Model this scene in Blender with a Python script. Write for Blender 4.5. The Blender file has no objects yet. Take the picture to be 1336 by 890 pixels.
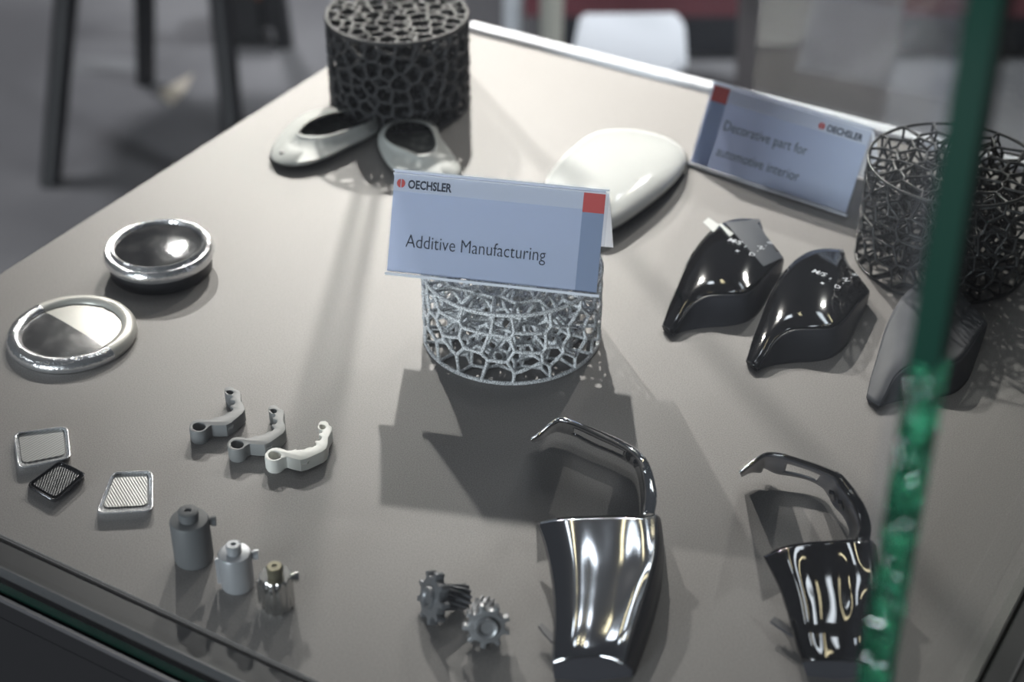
import bpy, bmesh, math, random
from mathutils import Vector, Matrix
from mathutils.bvhtree import BVHTree

# ------------------------------------------------------------------ camera, world, lights
TZ = 0.95                      # height of the display surface above the floor
CH = 0.568                     # camera height above the display surface
F_PX, W_PX, H_PX = 2237.0, 1336, 890
PITCH = math.radians(34.6)
scene = bpy.context.scene
cam_d = bpy.data.cameras.new('camera')
cam_d.sensor_width = 36; cam_d.lens = 36 * F_PX / W_PX
cam_d.clip_start = 0.02; cam_d.clip_end = 60
cam_d.dof.use_dof = True; cam_d.dof.focus_distance = 0.92; cam_d.dof.aperture_fstop = 6.0
cam = bpy.data.objects.new('camera', cam_d)
scene.collection.objects.link(cam)
cam.location = (0, 0, TZ + CH); cam.rotation_euler = (math.pi/2 - PITCH, 0, 0)
scene.camera = cam
scene.view_settings.view_transform = 'Standard'; scene.view_settings.look = 'None'
scene.view_settings.gamma = 1.0; scene.view_settings.use_curve_mapping = False
scene.view_settings.exposure = 0.28

world = bpy.data.worlds.new('hall'); scene.world = world
world.use_nodes = True
bgn = world.node_tree.nodes['Background']
bgn.inputs[0].default_value = (0.80, 0.86, 1.0, 1); bgn.inputs[1].default_value = 0.045

def spot(name, loc, target, energy, size, color, radius):
    d = bpy.data.lights.new(name, 'SPOT'); d.energy = energy; d.color = color
    d.spot_size = math.radians(size); d.spot_blend = 1.0; d.shadow_soft_size = radius
    o = bpy.data.objects.new(name, d); scene.collection.objects.link(o)
    o.location = loc
    o.rotation_euler = (Vector(target) - Vector(loc)).to_track_quat('-Z', 'Y').to_euler()
    return o
def area(name, loc, target, sx, sy, energy, color):
    d = bpy.data.lights.new(name, 'AREA'); d.shape = 'RECTANGLE'; d.size = sx; d.size_y = sy
    d.energy = energy; d.color = color
    o = bpy.data.objects.new(name, d); scene.collection.objects.link(o)
    o.location = loc
    o.rotation_euler = (Vector(target) - Vector(loc)).to_track_quat('-Z', 'Y').to_euler()
    return o
# added fill spots, unseen, brightening the floor and bench behind the case
spot('background_fill_spot', (-1.0, 3.9, 3.3), (-0.9, 3.1, 0), 300, 60, (0.95, 0.95, 1.0), 0.15)
spot('background_fill_spot', (1.5, 2.3, 3.3), (0.55, 3.3, 0.2), 600, 46, (0.92, 0.95, 1.0), 0.15)
# three stand spotlights on a bar behind the case: they cast the crossed shadows on the table
spot('spot_lamp_centre', (-0.054, 1.98, TZ + 0.80), (0, 1.32, TZ), 100, 54, (1.0, 0.955, 0.90), 0.012)
spot('spot_lamp_left', (-0.42, 2.08, TZ + 0.80), (0, 1.3, TZ), 66, 54, (1.0, 0.96, 0.91), 0.012)
spot('spot_lamp_right', (0.50, 2.05, TZ + 0.85), (0.05, 1.3, TZ), 24, 54, (1.0, 0.96, 0.91), 0.015)
# hall lighting overhead: cool panels with narrow warm tubes beside them
for i, (x, y) in enumerate([(-0.75, 2.7), (0.35, 2.7), (1.4, 2.7), (-0.1, 4.2), (1.0, 4.2), (0.15, 1.7), (1.0, 1.8)]):
    area('hall_panel_lamp', (x, y, 3.9), (x, y, 0), 0.20, 0.50, 2.2, (0.86, 0.92, 1.0))
    area('hall_tube_lamp', (x + 0.42, y + 0.1, 3.9), (x + 0.42, y + 0.1, 0), 0.06, 0.45, 0.8, (1.0, 0.86, 0.55))
area('hall_side_lamp', (-2.6, 0.4, 2.6), (0, 0.8, TZ), 0.5, 0.3, 4, (0.9, 0.95, 1.0))

area('front_fill', (-2.4, -2.6, 1.35), (0, 0.8, TZ), 1.2, 0.7, 125, (0.88, 0.94, 1.0))  # added cool fill from behind the camera, brightens the card fronts

# ------------------------------------------------------------------ helpers
SN, CS = math.sin(PITCH), math.cos(PITCH)
def P(px, py, z=0.0):
    """point at height z above the display surface that projects to the pixel"""
    u = (px - 668) / F_PX; v = (py - 445) / F_PX
    d = (u, CS - v*SN, -SN - v*CS)
    t = (z - CH) / d[2]
    return Vector((d[0]*t, d[1]*t, TZ + z))

def cat(p0, p1, p2, p3, t):
    return 0.5*((2*p1) + (p2-p0)*t + (2*p0-5*p1+4*p2-p3)*t*t + (3*p1-p0-3*p2+p3)*t**3)
def spline(pts, n, closed=False):
    m = len(pts); out = []
    if closed:
        for i in range(m):
            for k in range(n):
                out.append(cat(pts[i-1], pts[i], pts[(i+1) % m], pts[(i+2) % m], k/n))
        return out
    for i in range(m-1):
        a = pts[i-1] if i else pts[0]*2-pts[1]
        d = pts[i+2] if i+2 < m else pts[m-1]*2-pts[m-2]
        for k in range(n): out.append(cat(a, pts[i], pts[i+1], d, k/n))
    out.append(pts[-1].copy()); return out
def patch(rows, nu=4, nv=4):
    """rows of control points (Vector) -> dense grid"""
    r1 = [spline(r, nu) for r in rows]
    cols = [spline([r[j] for r in r1], nv) for j in range(len(r1[0]))]
    return [[cols[j][i] for j in range(len(cols))] for i in range(len(cols[0]))]

def link(o, parent=None):
    scene.collection.objects.link(o)
    if parent: o.parent = parent
    return o
def finish(me, smooth):
    if smooth:
        me.polygons.foreach_set('use_smooth', [True]*len(me.polygons))
        me.set_sharp_from_angle(angle=math.radians(smooth))
    me.update()
def obj(name, bm, m, parent=None, smooth=35, origin=None, recalc=True):
    """bm is in world coordinates; stored relative to the parent's location"""
    if recalc: bmesh.ops.recalc_face_normals(bm, faces=bm.faces)
    off = Vector(origin) if origin is not None else (wloc(parent) if parent else Vector())
    bmesh.ops.translate(bm, verts=bm.verts, vec=-off)
    me = bpy.data.meshes.new(name); bm.to_mesh(me); bm.free()
    if m: me.materials.append(m)
    finish(me, smooth)
    o = bpy.data.objects.new(name, me); link(o, parent)
    if not parent: o.location = off
    return o
def wloc(o):
    v = Vector()
    while o: v = v + o.location; o = o.parent
    return v
def tag(o, label, catg, group=None):
    o['label'] = label; o['category'] = catg
    if group: o['group'] = group
    return o
def thing(name, label, catg, loc, group=None):
    o = bpy.data.objects.new(name, None); o.empty_display_size = 0.02
    link(o); o.location = loc
    return tag(o, label, catg, group)
def dup(root, label, mtx):
    """copy of a thing with its parts and sub-parts, moved by mtx"""
    r = root.copy(); scene.collection.objects.link(r); r['label'] = label
    r.matrix_world = mtx @ Matrix.Translation(root.location)
    def rec(src, dst):
        for ch in list(src.children):
            c = ch.copy(); scene.collection.objects.link(c); c.parent = dst; rec(ch, c)
    rec(root, r); return r

def grid_bm(g, bm=None, close_u=False):
    bm = bm or bmesh.new()
    V = [[bm.verts.new(p) for p in r] for r in g]
    n = len(V[0])
    for i in range(len(V)-1):
        for j in range(n if close_u else n-1):
            k = (j+1) % n
            try: bm.faces.new((V[i][j], V[i][k], V[i+1][k], V[i+1][j]))
            except ValueError: pass
    return bm, V
def box(bm, a, b):
    (x0, y0, z0), (x1, y1, z1) = a, b
    v = [bm.verts.new(p) for p in ((x0,y0,z0),(x1,y0,z0),(x1,y1,z0),(x0,y1,z0),(x0,y0,z1),(x1,y0,z1),(x1,y1,z1),(x0,y1,z1))]
    for f in ((3,2,1,0),(4,5,6,7),(0,1,5,4),(1,2,6,5),(2,3,7,6),(3,0,4,7)): bm.faces.new([v[i] for i in f])
    return v
def prism(bm, pts, z0, z1):
    a = [bm.verts.new((p[0], p[1], z0)) for p in pts]; b = [bm.verts.new((p[0], p[1], z1)) for p in pts]
    bm.faces.new(a[::-1]); bm.faces.new(b)
    for i in range(len(a)):
        j = (i+1) % len(a); bm.faces.new((a[i], a[j], b[j], b[i]))
    return a + b
def bevel(bm, w, seg=2, ang=30):
    es = [e for e in bm.edges if len(e.link_faces) == 2 and e.calc_face_angle(0) > math.radians(ang)]
    bmesh.ops.bevel(bm, geom=es, offset=w, segments=seg, affect='EDGES', clamp_overlap=True)
def tube(bm, pts, radii, n=8, caps=True):
    if not isinstance(radii, (list, tuple)): radii = [radii]*len(pts)
    rings = []; up = Vector((0.3, 0.2, 1)).normalized()
    for i, p in enumerate(pts):
        t = (pts[min(i+1, len(pts)-1)] - pts[max(i-1, 0)]).normalized()
        if abs(t.dot(up)) > .95: up = Vector((1, 0.1, 0))
        a = t.cross(up).normalized(); b = t.cross(a).normalized()
        rings.append([bm.verts.new(p + a*math.cos(2*math.pi*k/n)*radii[i] + b*math.sin(2*math.pi*k/n)*radii[i]) for k in range(n)])
    for i in range(len(rings)-1):
        for k in range(n):
            l = (k+1) % n
            bm.faces.new((rings[i][k], rings[i][l], rings[i+1][l], rings[i+1][k]))
    if caps: bm.faces.new(rings[0][::-1]); bm.faces.new(rings[-1])
def lathe(bm, prof, c, n=48):
    """prof: (radius, height) pairs around a vertical axis through c"""
    rings = []
    for r, z in prof:
        if r < 1e-6: rings.append([bm.verts.new((c[0], c[1], c[2]+z))])
        else: rings.append([bm.verts.new((c[0]+r*math.cos(2*math.pi*k/n), c[1]+r*math.sin(2*math.pi*k/n), c[2]+z)) for k in range(n)])
    for a, b in zip(rings, rings[1:]):
        for k in range(n):
            l = (k+1) % n
            f = [a[k % len(a)], a[l % len(a)], b[l % len(b)], b[k % len(b)]]
            u = []
            for v in f:
                if v not in u: u.append(v)
            if len(u) > 2:
                try: bm.faces.new(u)
                except ValueError: pass
    return bm
def curve_fill(outlines, depth, bev=0.0):
    """filled 2D outlines (first outer, then holes) extruded by depth, centred on z=0 -> bmesh"""
    cu = bpy.data.curves.new('tmp', 'CURVE'); cu.dimensions = '2D'; cu.fill_mode = 'BOTH'
    cu.extrude = depth/2 - bev; cu.bevel_depth = bev; cu.bevel_resolution = 1; cu.offset = -bev
    for pts in outlines:
        s = cu.splines.new('POLY'); s.points.add(len(pts)-1); s.use_cyclic_u = True
        for q, p in zip(s.points, pts): q.co = (p[0], p[1], 0, 1)
    o = bpy.data.objects.new('tmp', cu); scene.collection.objects.link(o)
    me = bpy.data.meshes.new_from_object(o.evaluated_get(bpy.context.evaluated_depsgraph_get()))
    bm = bmesh.new(); bm.from_mesh(me)
    bpy.data.objects.remove(o); bpy.data.curves.remove(cu); bpy.data.meshes.remove(me)
    bmesh.ops.remove_doubles(bm, verts=bm.verts, dist=1e-6)
    return bm
def text_bm(s, size, offset=0.0, align='LEFT', spacing=1.0):
    cu = bpy.data.curves.new('tmp', 'FONT'); cu.body = s; cu.size = size; cu.offset = offset
    cu.align_x = align; cu.space_character = spacing; cu.extrude = size*0.004; cu.resolution_u = 3
    o = bpy.data.objects.new('tmp', cu); scene.collection.objects.link(o)
    me = bpy.data.meshes.new_from_object(o.evaluated_get(bpy.context.evaluated_depsgraph_get()))
    bm = bmesh.new(); bm.from_mesh(me)
    bpy.data.objects.remove(o); bpy.data.curves.remove(cu); bpy.data.meshes.remove(me)
    return bm
def fit_x(bm, w):
    xs = [v.co.x for v in bm.verts]; x0 = min(xs); s = w/(max(xs)-x0)
    for v in bm.verts: v.co.x = (v.co.x-x0)*s
    return bm

# ------------------------------------------------------------------ materials
def mat(name, col, rough=0.5, metal=0.0, spec=0.5, coat=0.0, trans=0.0, ior=1.45,
        noise=None, bump=None, sheen=0):
    """noise=(scale, colour2, low, high)  bump=(scale, strength, distance)"""
    m = bpy.data.materials.new(name); m.use_nodes = True
    nt = m.node_tree; b = nt.nodes['Principled BSDF']; L = nt.links.new
    b.inputs['Base Color'].default_value = (*col, 1); b.inputs['Roughness'].default_value = rough
    b.inputs['Metallic'].default_value = metal; b.inputs['Specular IOR Level'].default_value = spec
    b.inputs['Coat Weight'].default_value = coat; b.inputs['Coat Roughness'].default_value = 0.03
    b.inputs['Transmission Weight'].default_value = trans; b.inputs['IOR'].default_value = ior
    tc = nt.nodes.new('ShaderNodeTexCoord')
    if noise:
        n = nt.nodes.new('ShaderNodeTexNoise'); n.inputs['Scale'].default_value = noise[0]; n.inputs['Detail'].default_value = 3
        r = nt.nodes.new('ShaderNodeMapRange'); r.inputs[1].default_value = noise[2]; r.inputs[2].default_value = noise[3]
        mx = nt.nodes.new('ShaderNodeMix'); mx.data_type = 'RGBA'
        mx.inputs[6].default_value = (*col, 1); mx.inputs[7].default_value = (*noise[1], 1)
        L(tc.outputs['Object'], n.inputs['Vector']); L(n.outputs['Fac'], r.inputs[0]); L(r.outputs[0], mx.inputs[0])
        L(mx.outputs[2], b.inputs['Base Color'])
    if bump:
        n = nt.nodes.new('ShaderNodeTexNoise'); n.inputs['Scale'].default_value = bump[0]; n.inputs['Detail'].default_value = 2
        bp = nt.nodes.new('ShaderNodeBump'); bp.inputs['Strength'].default_value = bump[1]; bp.inputs['Distance'].default_value = bump[2]
        L(tc.outputs['Object'], n.inputs['Vector']); L(n.outputs['Fac'], bp.inputs['Height']); L(bp.outputs[0], b.inputs['Normal'])
    return m
def pane_mat(name, tint, k=1.0):
    """clear sheet glass: Fresnel mirror over a clear body"""
    m = bpy.data.materials.new(name); m.use_nodes = True
    nt = m.node_tree; nt.nodes.remove(nt.nodes['Principled BSDF']); L = nt.links.new
    out = nt.nodes['Material Output']
    tr = nt.nodes.new('ShaderNodeBsdfTransparent'); tr.inputs[0].default_value = (*tint, 1)
    gl = nt.nodes.new('ShaderNodeBsdfGlossy'); gl.inputs['Roughness'].default_value = 0.0
    lw = nt.nodes.new('ShaderNodeLayerWeight'); lw.inputs[0].default_value = 0.5
    pw = nt.nodes.new('ShaderNodeMath'); pw.operation = 'POWER'; pw.inputs[1].default_value = 5
    fr = nt.nodes.new('ShaderNodeMath'); fr.operation = 'MULTIPLY_ADD'; fr.inputs[1].default_value = 0.96; fr.inputs[2].default_value = 0.04
    L(lw.outputs['Facing'], pw.inputs[0]); L(pw.outputs[0], fr.inputs[0])
    mu = nt.nodes.new('ShaderNodeMath'); mu.operation = 'MULTIPLY'; mu.inputs[1].default_value = k
    mx = nt.nodes.new('ShaderNodeMixShader')
    L(fr.outputs[0], mu.inputs[0]); L(mu.outputs[0], mx.inputs[0]); L(tr.outputs[0], mx.inputs[1]); L(gl.outputs[0], mx.inputs[2]); L(mx.outputs[0], out.inputs[0])
    return m
def ridged(name, col, col2, scale, rot, rough, metal):
    m = mat(name, col, rough, metal); nt = m.node_tree; L = nt.links.new; b = nt.nodes['Principled BSDF']
    tc = nt.nodes.new('ShaderNodeTexCoord'); mp = nt.nodes.new('ShaderNodeMapping'); mp.inputs['Rotation'].default_value = (0, 0, rot)
    w = nt.nodes.new('ShaderNodeTexWave'); w.inputs['Scale'].default_value = scale
    mx = nt.nodes.new('ShaderNodeMix'); mx.data_type = 'RGBA'; mx.inputs[6].default_value = (*col, 1); mx.inputs[7].default_value = (*col2, 1)
    bp = nt.nodes.new('ShaderNodeBump'); bp.inputs['Distance'].default_value = 0.0002; bp.inputs['Strength'].default_value = 0.6
    L(tc.outputs['Object'], mp.inputs[0]); L(mp.outputs[0], w.inputs[0]); L(w.outputs['Fac'], mx.inputs[0]); L(w.outputs['Fac'], bp.inputs['Height'])
    L(mx.outputs[2], b.inputs['Base Color']); L(bp.outputs[0], b.inputs['Normal'])
    return m

M = dict(
    table=mat('table_laminate', (0.264, 0.250, 0.241), 0.5, spec=0.28, noise=(1500, (0.193, 0.182, 0.176), 0.40, 0.62), bump=(1400, 0.25, 0.0003)),
    border=mat('dark_satin_border', (0.035, 0.035, 0.037), 0.4),
    trim=mat('grey_trim', (0.12, 0.12, 0.125), 0.35, metal=0.5),
    plinth=mat('black_plinth', (0.006, 0.006, 0.007), 0.5),
    rail=mat('white_rail', (0.75, 0.77, 0.82), 0.25),
    pane=pane_mat('clear_glass', (0.985, 0.995, 0.99)),
    edge=mat('sparkle_glass_edge', (0.12, 0.85, 0.48), 0.05, trans=1.0, ior=1.5, bump=(110, 1.0, 0.008)),
    edge_top=mat('deep_green_glass_edge', (0.002, 0.032, 0.020), 0.10),
    edge_dark=mat('dark_green_glass_edge', (0.004, 0.045, 0.03), 0.15),
    edge_lit=mat('pale_glass_bevel', (0.10, 0.125, 0.14), 0.2),
    speck=mat('speckled_grey_powder', (0.88, 0.90, 0.92), 0.6, noise=(1500, (0.22, 0.225, 0.24), 0.46, 0.62), bump=(2500, 0.8, 0.0004)),
    black=mat('black_powder', (0.018, 0.018, 0.02), 0.55, bump=(2500, 0.6, 0.0004)),
    black2=mat('black_nylon', (0.02, 0.02, 0.021), 0.33, bump=(2000, 0.5, 0.0004)),
    gloss=mat('piano_black', (0.006, 0.006, 0.007), 0.06, spec=0.7, coat=1.0),
    satin=mat('satin_black', (0.042, 0.042, 0.050), 0.35),
    film=mat('slate_film', (0.05, 0.056, 0.07), 0.5, spec=0.3),
    tin=mat('dark_grey_coating', (0.07, 0.073, 0.082), 0.55, spec=0.15, noise=(25, (0.10, 0.10, 0.108), 0.4, 0.65)),
    tape=mat('frosted_tape', (0.42, 0.44, 0.43), 0.4),
    print=mat('pale_print', (0.62, 0.65, 0.70), 0.4),
    dprint=mat('dark_print', (0.02, 0.02, 0.02), 0.4),
    chrome=mat('chrome', (0.80, 0.81, 0.82), 0.06, metal=1.0),
    dchrome=mat('smoked_chrome', (0.50, 0.51, 0.53), 0.11, metal=1.0),
    bchrome=mat('black_chrome', (0.10, 0.10, 0.11), 0.10, metal=0.9),
    disc=mat('smoked_mirror_lens', (0.13, 0.133, 0.14), 0.06, metal=0.85, noise=(60, (0.30, 0.30, 0.30), 0.4, 0.7), bump=(120, 0.12, 0.001)),
    rchrome=mat('bright_rim_chrome', (0.80, 0.80, 0.81), 0.22, metal=0.9, bump=(260, 0.5, 0.0012)),
    tchrome=mat('bright_plated_frame', (0.78, 0.79, 0.81), 0.22, metal=0.75, bump=(500, 0.4, 0.0008)),
    disc2=mat('mottled_mirror', (0.30, 0.30, 0.30), 0.16, metal=0.85, noise=(70, (0.62, 0.61, 0.60), 0.42, 0.68), bump=(120, 0.3, 0.001)),
    satinw=mat('pearl_satin', (0.50, 0.49, 0.455), 0.35, metal=0.25),
    white=mat('gloss_white', (0.60, 0.615, 0.605), 0.10, coat=0.6),
    seal=mat('black_seal', (0.012, 0.012, 0.014), 0.4),
    sleeve=mat('light_grey_plastic', (0.40, 0.41, 0.395), 0.45),
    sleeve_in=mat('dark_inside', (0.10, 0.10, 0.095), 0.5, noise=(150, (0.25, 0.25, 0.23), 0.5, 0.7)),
    clampg=mat('cool_grey_plastic', (0.17, 0.175, 0.18), 0.5),
    clampl=mat('mid_grey_plastic', (0.20, 0.205, 0.205), 0.5),
    clampw=mat('white_plastic', (0.85, 0.85, 0.80), 0.4),
    can1=mat('matt_slate_plastic', (0.105, 0.11, 0.115), 0.55),
    can2=mat('silver_plastic', (0.36, 0.37, 0.39), 0.35, metal=0.4),
    can3=mat('brushed_metal', (0.68, 0.68, 0.66), 0.16, metal=1.0),
    gear=mat('gunmetal', (0.16, 0.165, 0.175), 0.38, metal=0.45),
    gear2=mat('light_gunmetal', (0.24, 0.245, 0.255), 0.36, metal=0.5),
    paper=mat('blue_tint_paper', (0.72, 0.77, 0.90), 0.55),
    paperw=mat('white_paper', (0.93, 0.94, 0.99), 0.55),
    paperd=mat('slate_blue_band', (0.48, 0.56, 0.72), 0.55),
    red=mat('red_print', (0.62, 0.07, 0.06), 0.5),
    ink=mat('navy_ink', (0.02, 0.025, 0.045), 0.6),
    pane_d=pane_mat('clear_side_glass', (0.97, 0.985, 0.975), 0.25),
    pane_b=pane_mat('reflective_glass', (0.93, 0.94, 0.94), 2.2),
    lip=mat('edge_highlight_white', (0.70, 0.73, 0.80), 0.15),  # pale colour paints the highlight on the clear acrylic edges
    acryl=pane_mat('clear_acrylic', (0.96, 0.97, 0.985), 0.8),
    floor=mat('charcoal_carpet', (0.10, 0.098, 0.104), 0.75, noise=(1.6, (0.17, 0.167, 0.173), 0.42, 0.62), bump=(300, 0.3, 0.002)),  # broad noise also paints uneven patches of light into the carpet colour
    stool=mat('black_stool_paint', (0.012, 0.012, 0.014), 0.45),
    maroon=mat('maroon_fabric', (0.10, 0.018, 0.026), 0.8),
    navy=mat('navy_fabric', (0.012, 0.014, 0.022), 0.8),
    greyf=mat('grey_fabric', (0.14, 0.125, 0.125), 0.8),
    whitet=mat('white_laminate', (0.68, 0.70, 0.74), 0.3),
    cream=mat('cream_paint', (0.42, 0.41, 0.36), 0.4),
    leather=mat('tan_leather', (0.30, 0.10, 0.05), 0.5),
    lpatch=mat('beige_light_patch', (0.38, 0.34, 0.28), 0.6),
)
def translucent(m, f):
    nt = m.node_tree; L = nt.links.new; b = nt.nodes['Principled BSDF']; out = nt.nodes['Material Output']
    t_ = nt.nodes.new('ShaderNodeBsdfTranslucent'); t_.inputs[0].default_value = b.inputs['Base Color'].default_value
    mx = nt.nodes.new('ShaderNodeMixShader'); mx.inputs[0].default_value = f
    L(b.outputs[0], mx.inputs[1]); L(t_.outputs[0], mx.inputs[2]); L(mx.outputs[0], out.inputs[0])
M['sheet'] = mat('thin_white_sheet', (0.92, 0.93, 0.96), 0.6)
for k_, f_ in (('paper', .45), ('paperw', .45), ('paperd', .45), ('sheet', .45)): translucent(M[k_], f_)
def struct(o): o['kind'] = 'structure'; return o

# ------------------------------------------------------------------ floor
bm = bmesh.new(); box(bm, (-6, -2, -0.05), (6, 9, 0)); struct(obj('floor', bm, M['floor'], smooth=0))

# ------------------------------------------------------------------ display case
A = P(530, 21); U = (P(-324, 562) - A); U.z = 0; U.normalize()     # towards the left corner
S = 0.630; Vv = Vector((-U.y, U.x, 0))                             # towards the right corner
if Vv.x < 0: Vv = -Vv
def T(u, v, z=0.0): return A + U*u + Vv*v + Vector((0, 0, z))      # case coordinates
case = thing('display_case', 'square glass display case with a pale grey top, black plinth and green glass edges', 'display case', (T(S/2, S/2).x, T(S/2, S/2).y, 0))
def tbox(name, m, u0, u1, v0, v1, z0, z1, parent=case, bev=0.0, label=None):
    bm = bmesh.new(); prism(bm, [T(u0, v0), T(u1, v0), T(u1, v1), T(u0, v1)], TZ+z0, TZ+z1)
    bmesh.ops.recalc_face_normals(bm, faces=bm.faces)
    if bev: bevel(bm, bev)
    o = obj(name, bm, m, parent)
    if label: o['label'] = label
    return o
G0, G1 = 0.0180, 0.0262      # glass sits outside the dark border
tbox('tabletop', M['table'], 0, S, 0, S, -0.018, 0, bev=0.0008)
tbox('border_strip', M['border'], S+0.0015, S+0.0165, 0, S+0.0165, -0.02, -0.0015, bev=0.001)
tbox('border_strip', M['border'], 0, S+0.0015, S+0.0015, S+0.060, -0.02, -0.0015, bev=0.001)
tbox('inner_bead', M['trim'], S+0.0168, S+0.0178, 0, S+0.0168, -0.02, 0.0005)
tbox('inner_bead', M['trim'], 0, S+0.0015, S+0.0125, S+0.0137, -0.0012, 0.0005)
GH = 0.46
D0, D1 = -0.0058, 0.0032
pl = tbox('glass_pane', M['pane'], S+G0, S+G1, 0, S+D0-0.0002, -0.006, GH, label='clear glass pane along the front left side')
pr = tbox('glass_pane', M['pane_d'], 0, S+G1-0.0121, S+D0, S+D1, 0.0003, GH, label='clear glass pane along the front right side')
tbox('polished_edge', M['edge_top'], S+G1-0.012, S+G1, S+D0+0.0002, S+D1, 0.285, GH, parent=pr, label='dark green polished upright glass edge')
tbox('sparkle_edge', M['edge'], S+G1-0.012, S+G1, S+D0+0.0002, S+D1, 0.0003, 0.2848, parent=pr, label='bright green lower glass edge with sparkle put into its material')  # same glass edge as above; refracted sparkle put into a brighter, bumped green
tbox('bevel_edge', M['acryl'], S+G1-0.001, S+G1+0.0002, S+D0-0.0045, S+D0-0.0002, -0.006, GH, parent=pl, label='pale bevelled upright glass edge')
tbox('bottom_edge', M['edge_dark'], S+G0+0.003, S+G1-0.001, 0, S+G0, -0.0075, -0.0062, parent=pl)
tbox('outer_bead', M['trim'], S+G1+0.0015, S+G1+0.0032, 0, S+G1+0.0030, -0.0085, -0.006)
tbox('plinth_lip', M['plinth'], S+G1-0.0005, S+G1+0.0028, 0, S+G1+0.0028, -0.0204, -0.0087)
tbox('plinth', M['plinth'], 0.01, S+G1+0.003, 0.01, S+0.060, -TZ, -0.0205)
tbox('rail', M['rail'], -0.013, -0.0005, 0.055, S, -0.018, 0.004, bev=0.001, label='white rail along the back edge of the tabletop')
pb = tbox('glass_pane', M['pane_b'], -0.010, -0.004, 0.30, S, 0.0042, GH, label='clear glass pane along the back edge')
for v0_ in (-0.0065, 0.0030): tbox('corner_fin', M['edge_dark'], -0.006, -0.0006, v0_, v0_+0.0022, -0.018, GH)

# ------------------------------------------------------------------ lattice cylinders (voronoi foam cut to a cylinder)
def foam_edges(R, H, spacing, seed, nfac=30, core=0.0):
    rnd = random.Random(seed); pts = []
    tries = 0
    while tries < 6000:
        tries += 1
        x, y = rnd.uniform(-R, R), rnd.uniform(-R, R); z = rnd.uniform(0, H)
        r = math.hypot(x, y)
        if r > R*0.985 or r < core*R: continue
        p = Vector((x, y, z))
        if all((p-q).length_squared > spacing*spacing for q in pts): pts.append(p)
    mids = [(Vector((math.cos(a), math.sin(a), 0)), R*math.cos(math.pi/nfac)) for a in [2*math.pi*(k+.5)/nfac for k in range(nfac)]]
    edges = {}
    def key(v): return (round(v.x*20000), round(v.y*20000), round(v.z*20000))
    for rnd_ in range(4):            # three relaxing passes, then the pass that is kept
        nxt = []
        for i, c in enumerate(pts):
            rr = spacing*2.2; x0, x1 = c.x-rr, c.x+rr; y0, y1 = c.y-rr, c.y+rr; z0, z1 = max(0, c.z-rr), min(H, c.z+rr)
            v = [Vector(q) for q in ((x0,y0,z0),(x1,y0,z0),(x1,y1,z0),(x0,y1,z0),(x0,y0,z1),(x1,y0,z1),(x1,y1,z1),(x0,y1,z1))]
            tb = 'C' if z0 == 0 else 'X'; tt = 'C' if z1 == H else 'X'
            faces = [([v[j] for j in f], t) for f, t in (((3,2,1,0), tb), ((4,5,6,7), tt), ((0,1,5,4),'X'), ((1,2,6,5),'X'), ((2,3,7,6),'X'), ((3,0,4,7),'X'))]
            planes = []
            for q in pts:
                d = q - c; l2 = d.length_squared
                if 0 < l2 < (2.6*spacing)**2: planes.append((l2, d.normalized(), (q+c).dot(d.normalized())/2, 'N'))
            planes.sort(key=lambda t: t[0])
            cr = math.hypot(c.x, c.y)
            for n, dd in mids:
                if n.dot(c) > dd - rr*1.2: planes.append((0, n, dd, 'S'))
            maxr = 1e9
            for l2, n, d, t in planes:
                if l2 > 4*maxr*maxr: break
                nf = []; cut = []; hit = False
                for poly, ft in faces:
                    ds = [n.dot(p)-d for p in poly]
                    if all(s <= 1e-9 for s in ds): nf.append((poly, ft)); continue
                    hit = True
                    if all(s >= -1e-9 for s in ds): continue
                    out = []
                    for k in range(len(poly)):
                        a, b = poly[k-1], poly[k]; sa, sb = ds[k-1], ds[k]
                        if (sa < 0) != (sb < 0):
                            w = a + (b-a)*(sa/(sa-sb)); out.append(w); cut.append(w)
                        if sb < 0: out.append(b)
                    if len(out) > 2: nf.append((out, ft))
                if hit and len(cut) > 2:
                    cc = sum(cut, Vector())/len(cut); a1 = n.orthogonal().normalized(); a2 = n.cross(a1)
                    cut.sort(key=lambda p: math.atan2((p-cc).dot(a2), (p-cc).dot(a1)))
                    u = [cut[0]]
                    for p in cut[1:]:
                        if (p-u[-1]).length > 1e-7: u.append(p)
                    nf.append((u, t))
                if hit:
                    faces = nf; maxr = max((p-c).length for poly, _ in faces for p in poly)
            if rnd_ < 3:
                vs = [p for poly, _ in faces for p in poly]; m_ = sum(vs, Vector())/len(vs)
                nxt.append(c.lerp(m_, 0.9)); continue
            fe = {}
            for poly, t in faces:
                for k in range(len(poly)):
                    a, b = key(poly[k-1]), key(poly[k])
                    if a == b: continue
                    e = (a, b) if a < b else (b, a)
                    fe.setdefault(e, [poly[k-1], poly[k], []])[2].append(t)
            for e, (a, b, ts) in fe.items():
                if ts.count('S') >= 2 or 'X' in ts or len(ts) < 2: continue
                if (a-b).length < 3e-4: continue
                if ts.count('C') >= 1 and ts.count('S') >= 1: continue      # rims are built apart
                edges.setdefault(e, (a, b))
        if rnd_ < 3: pts = nxt
    return list(edges.values())
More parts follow.
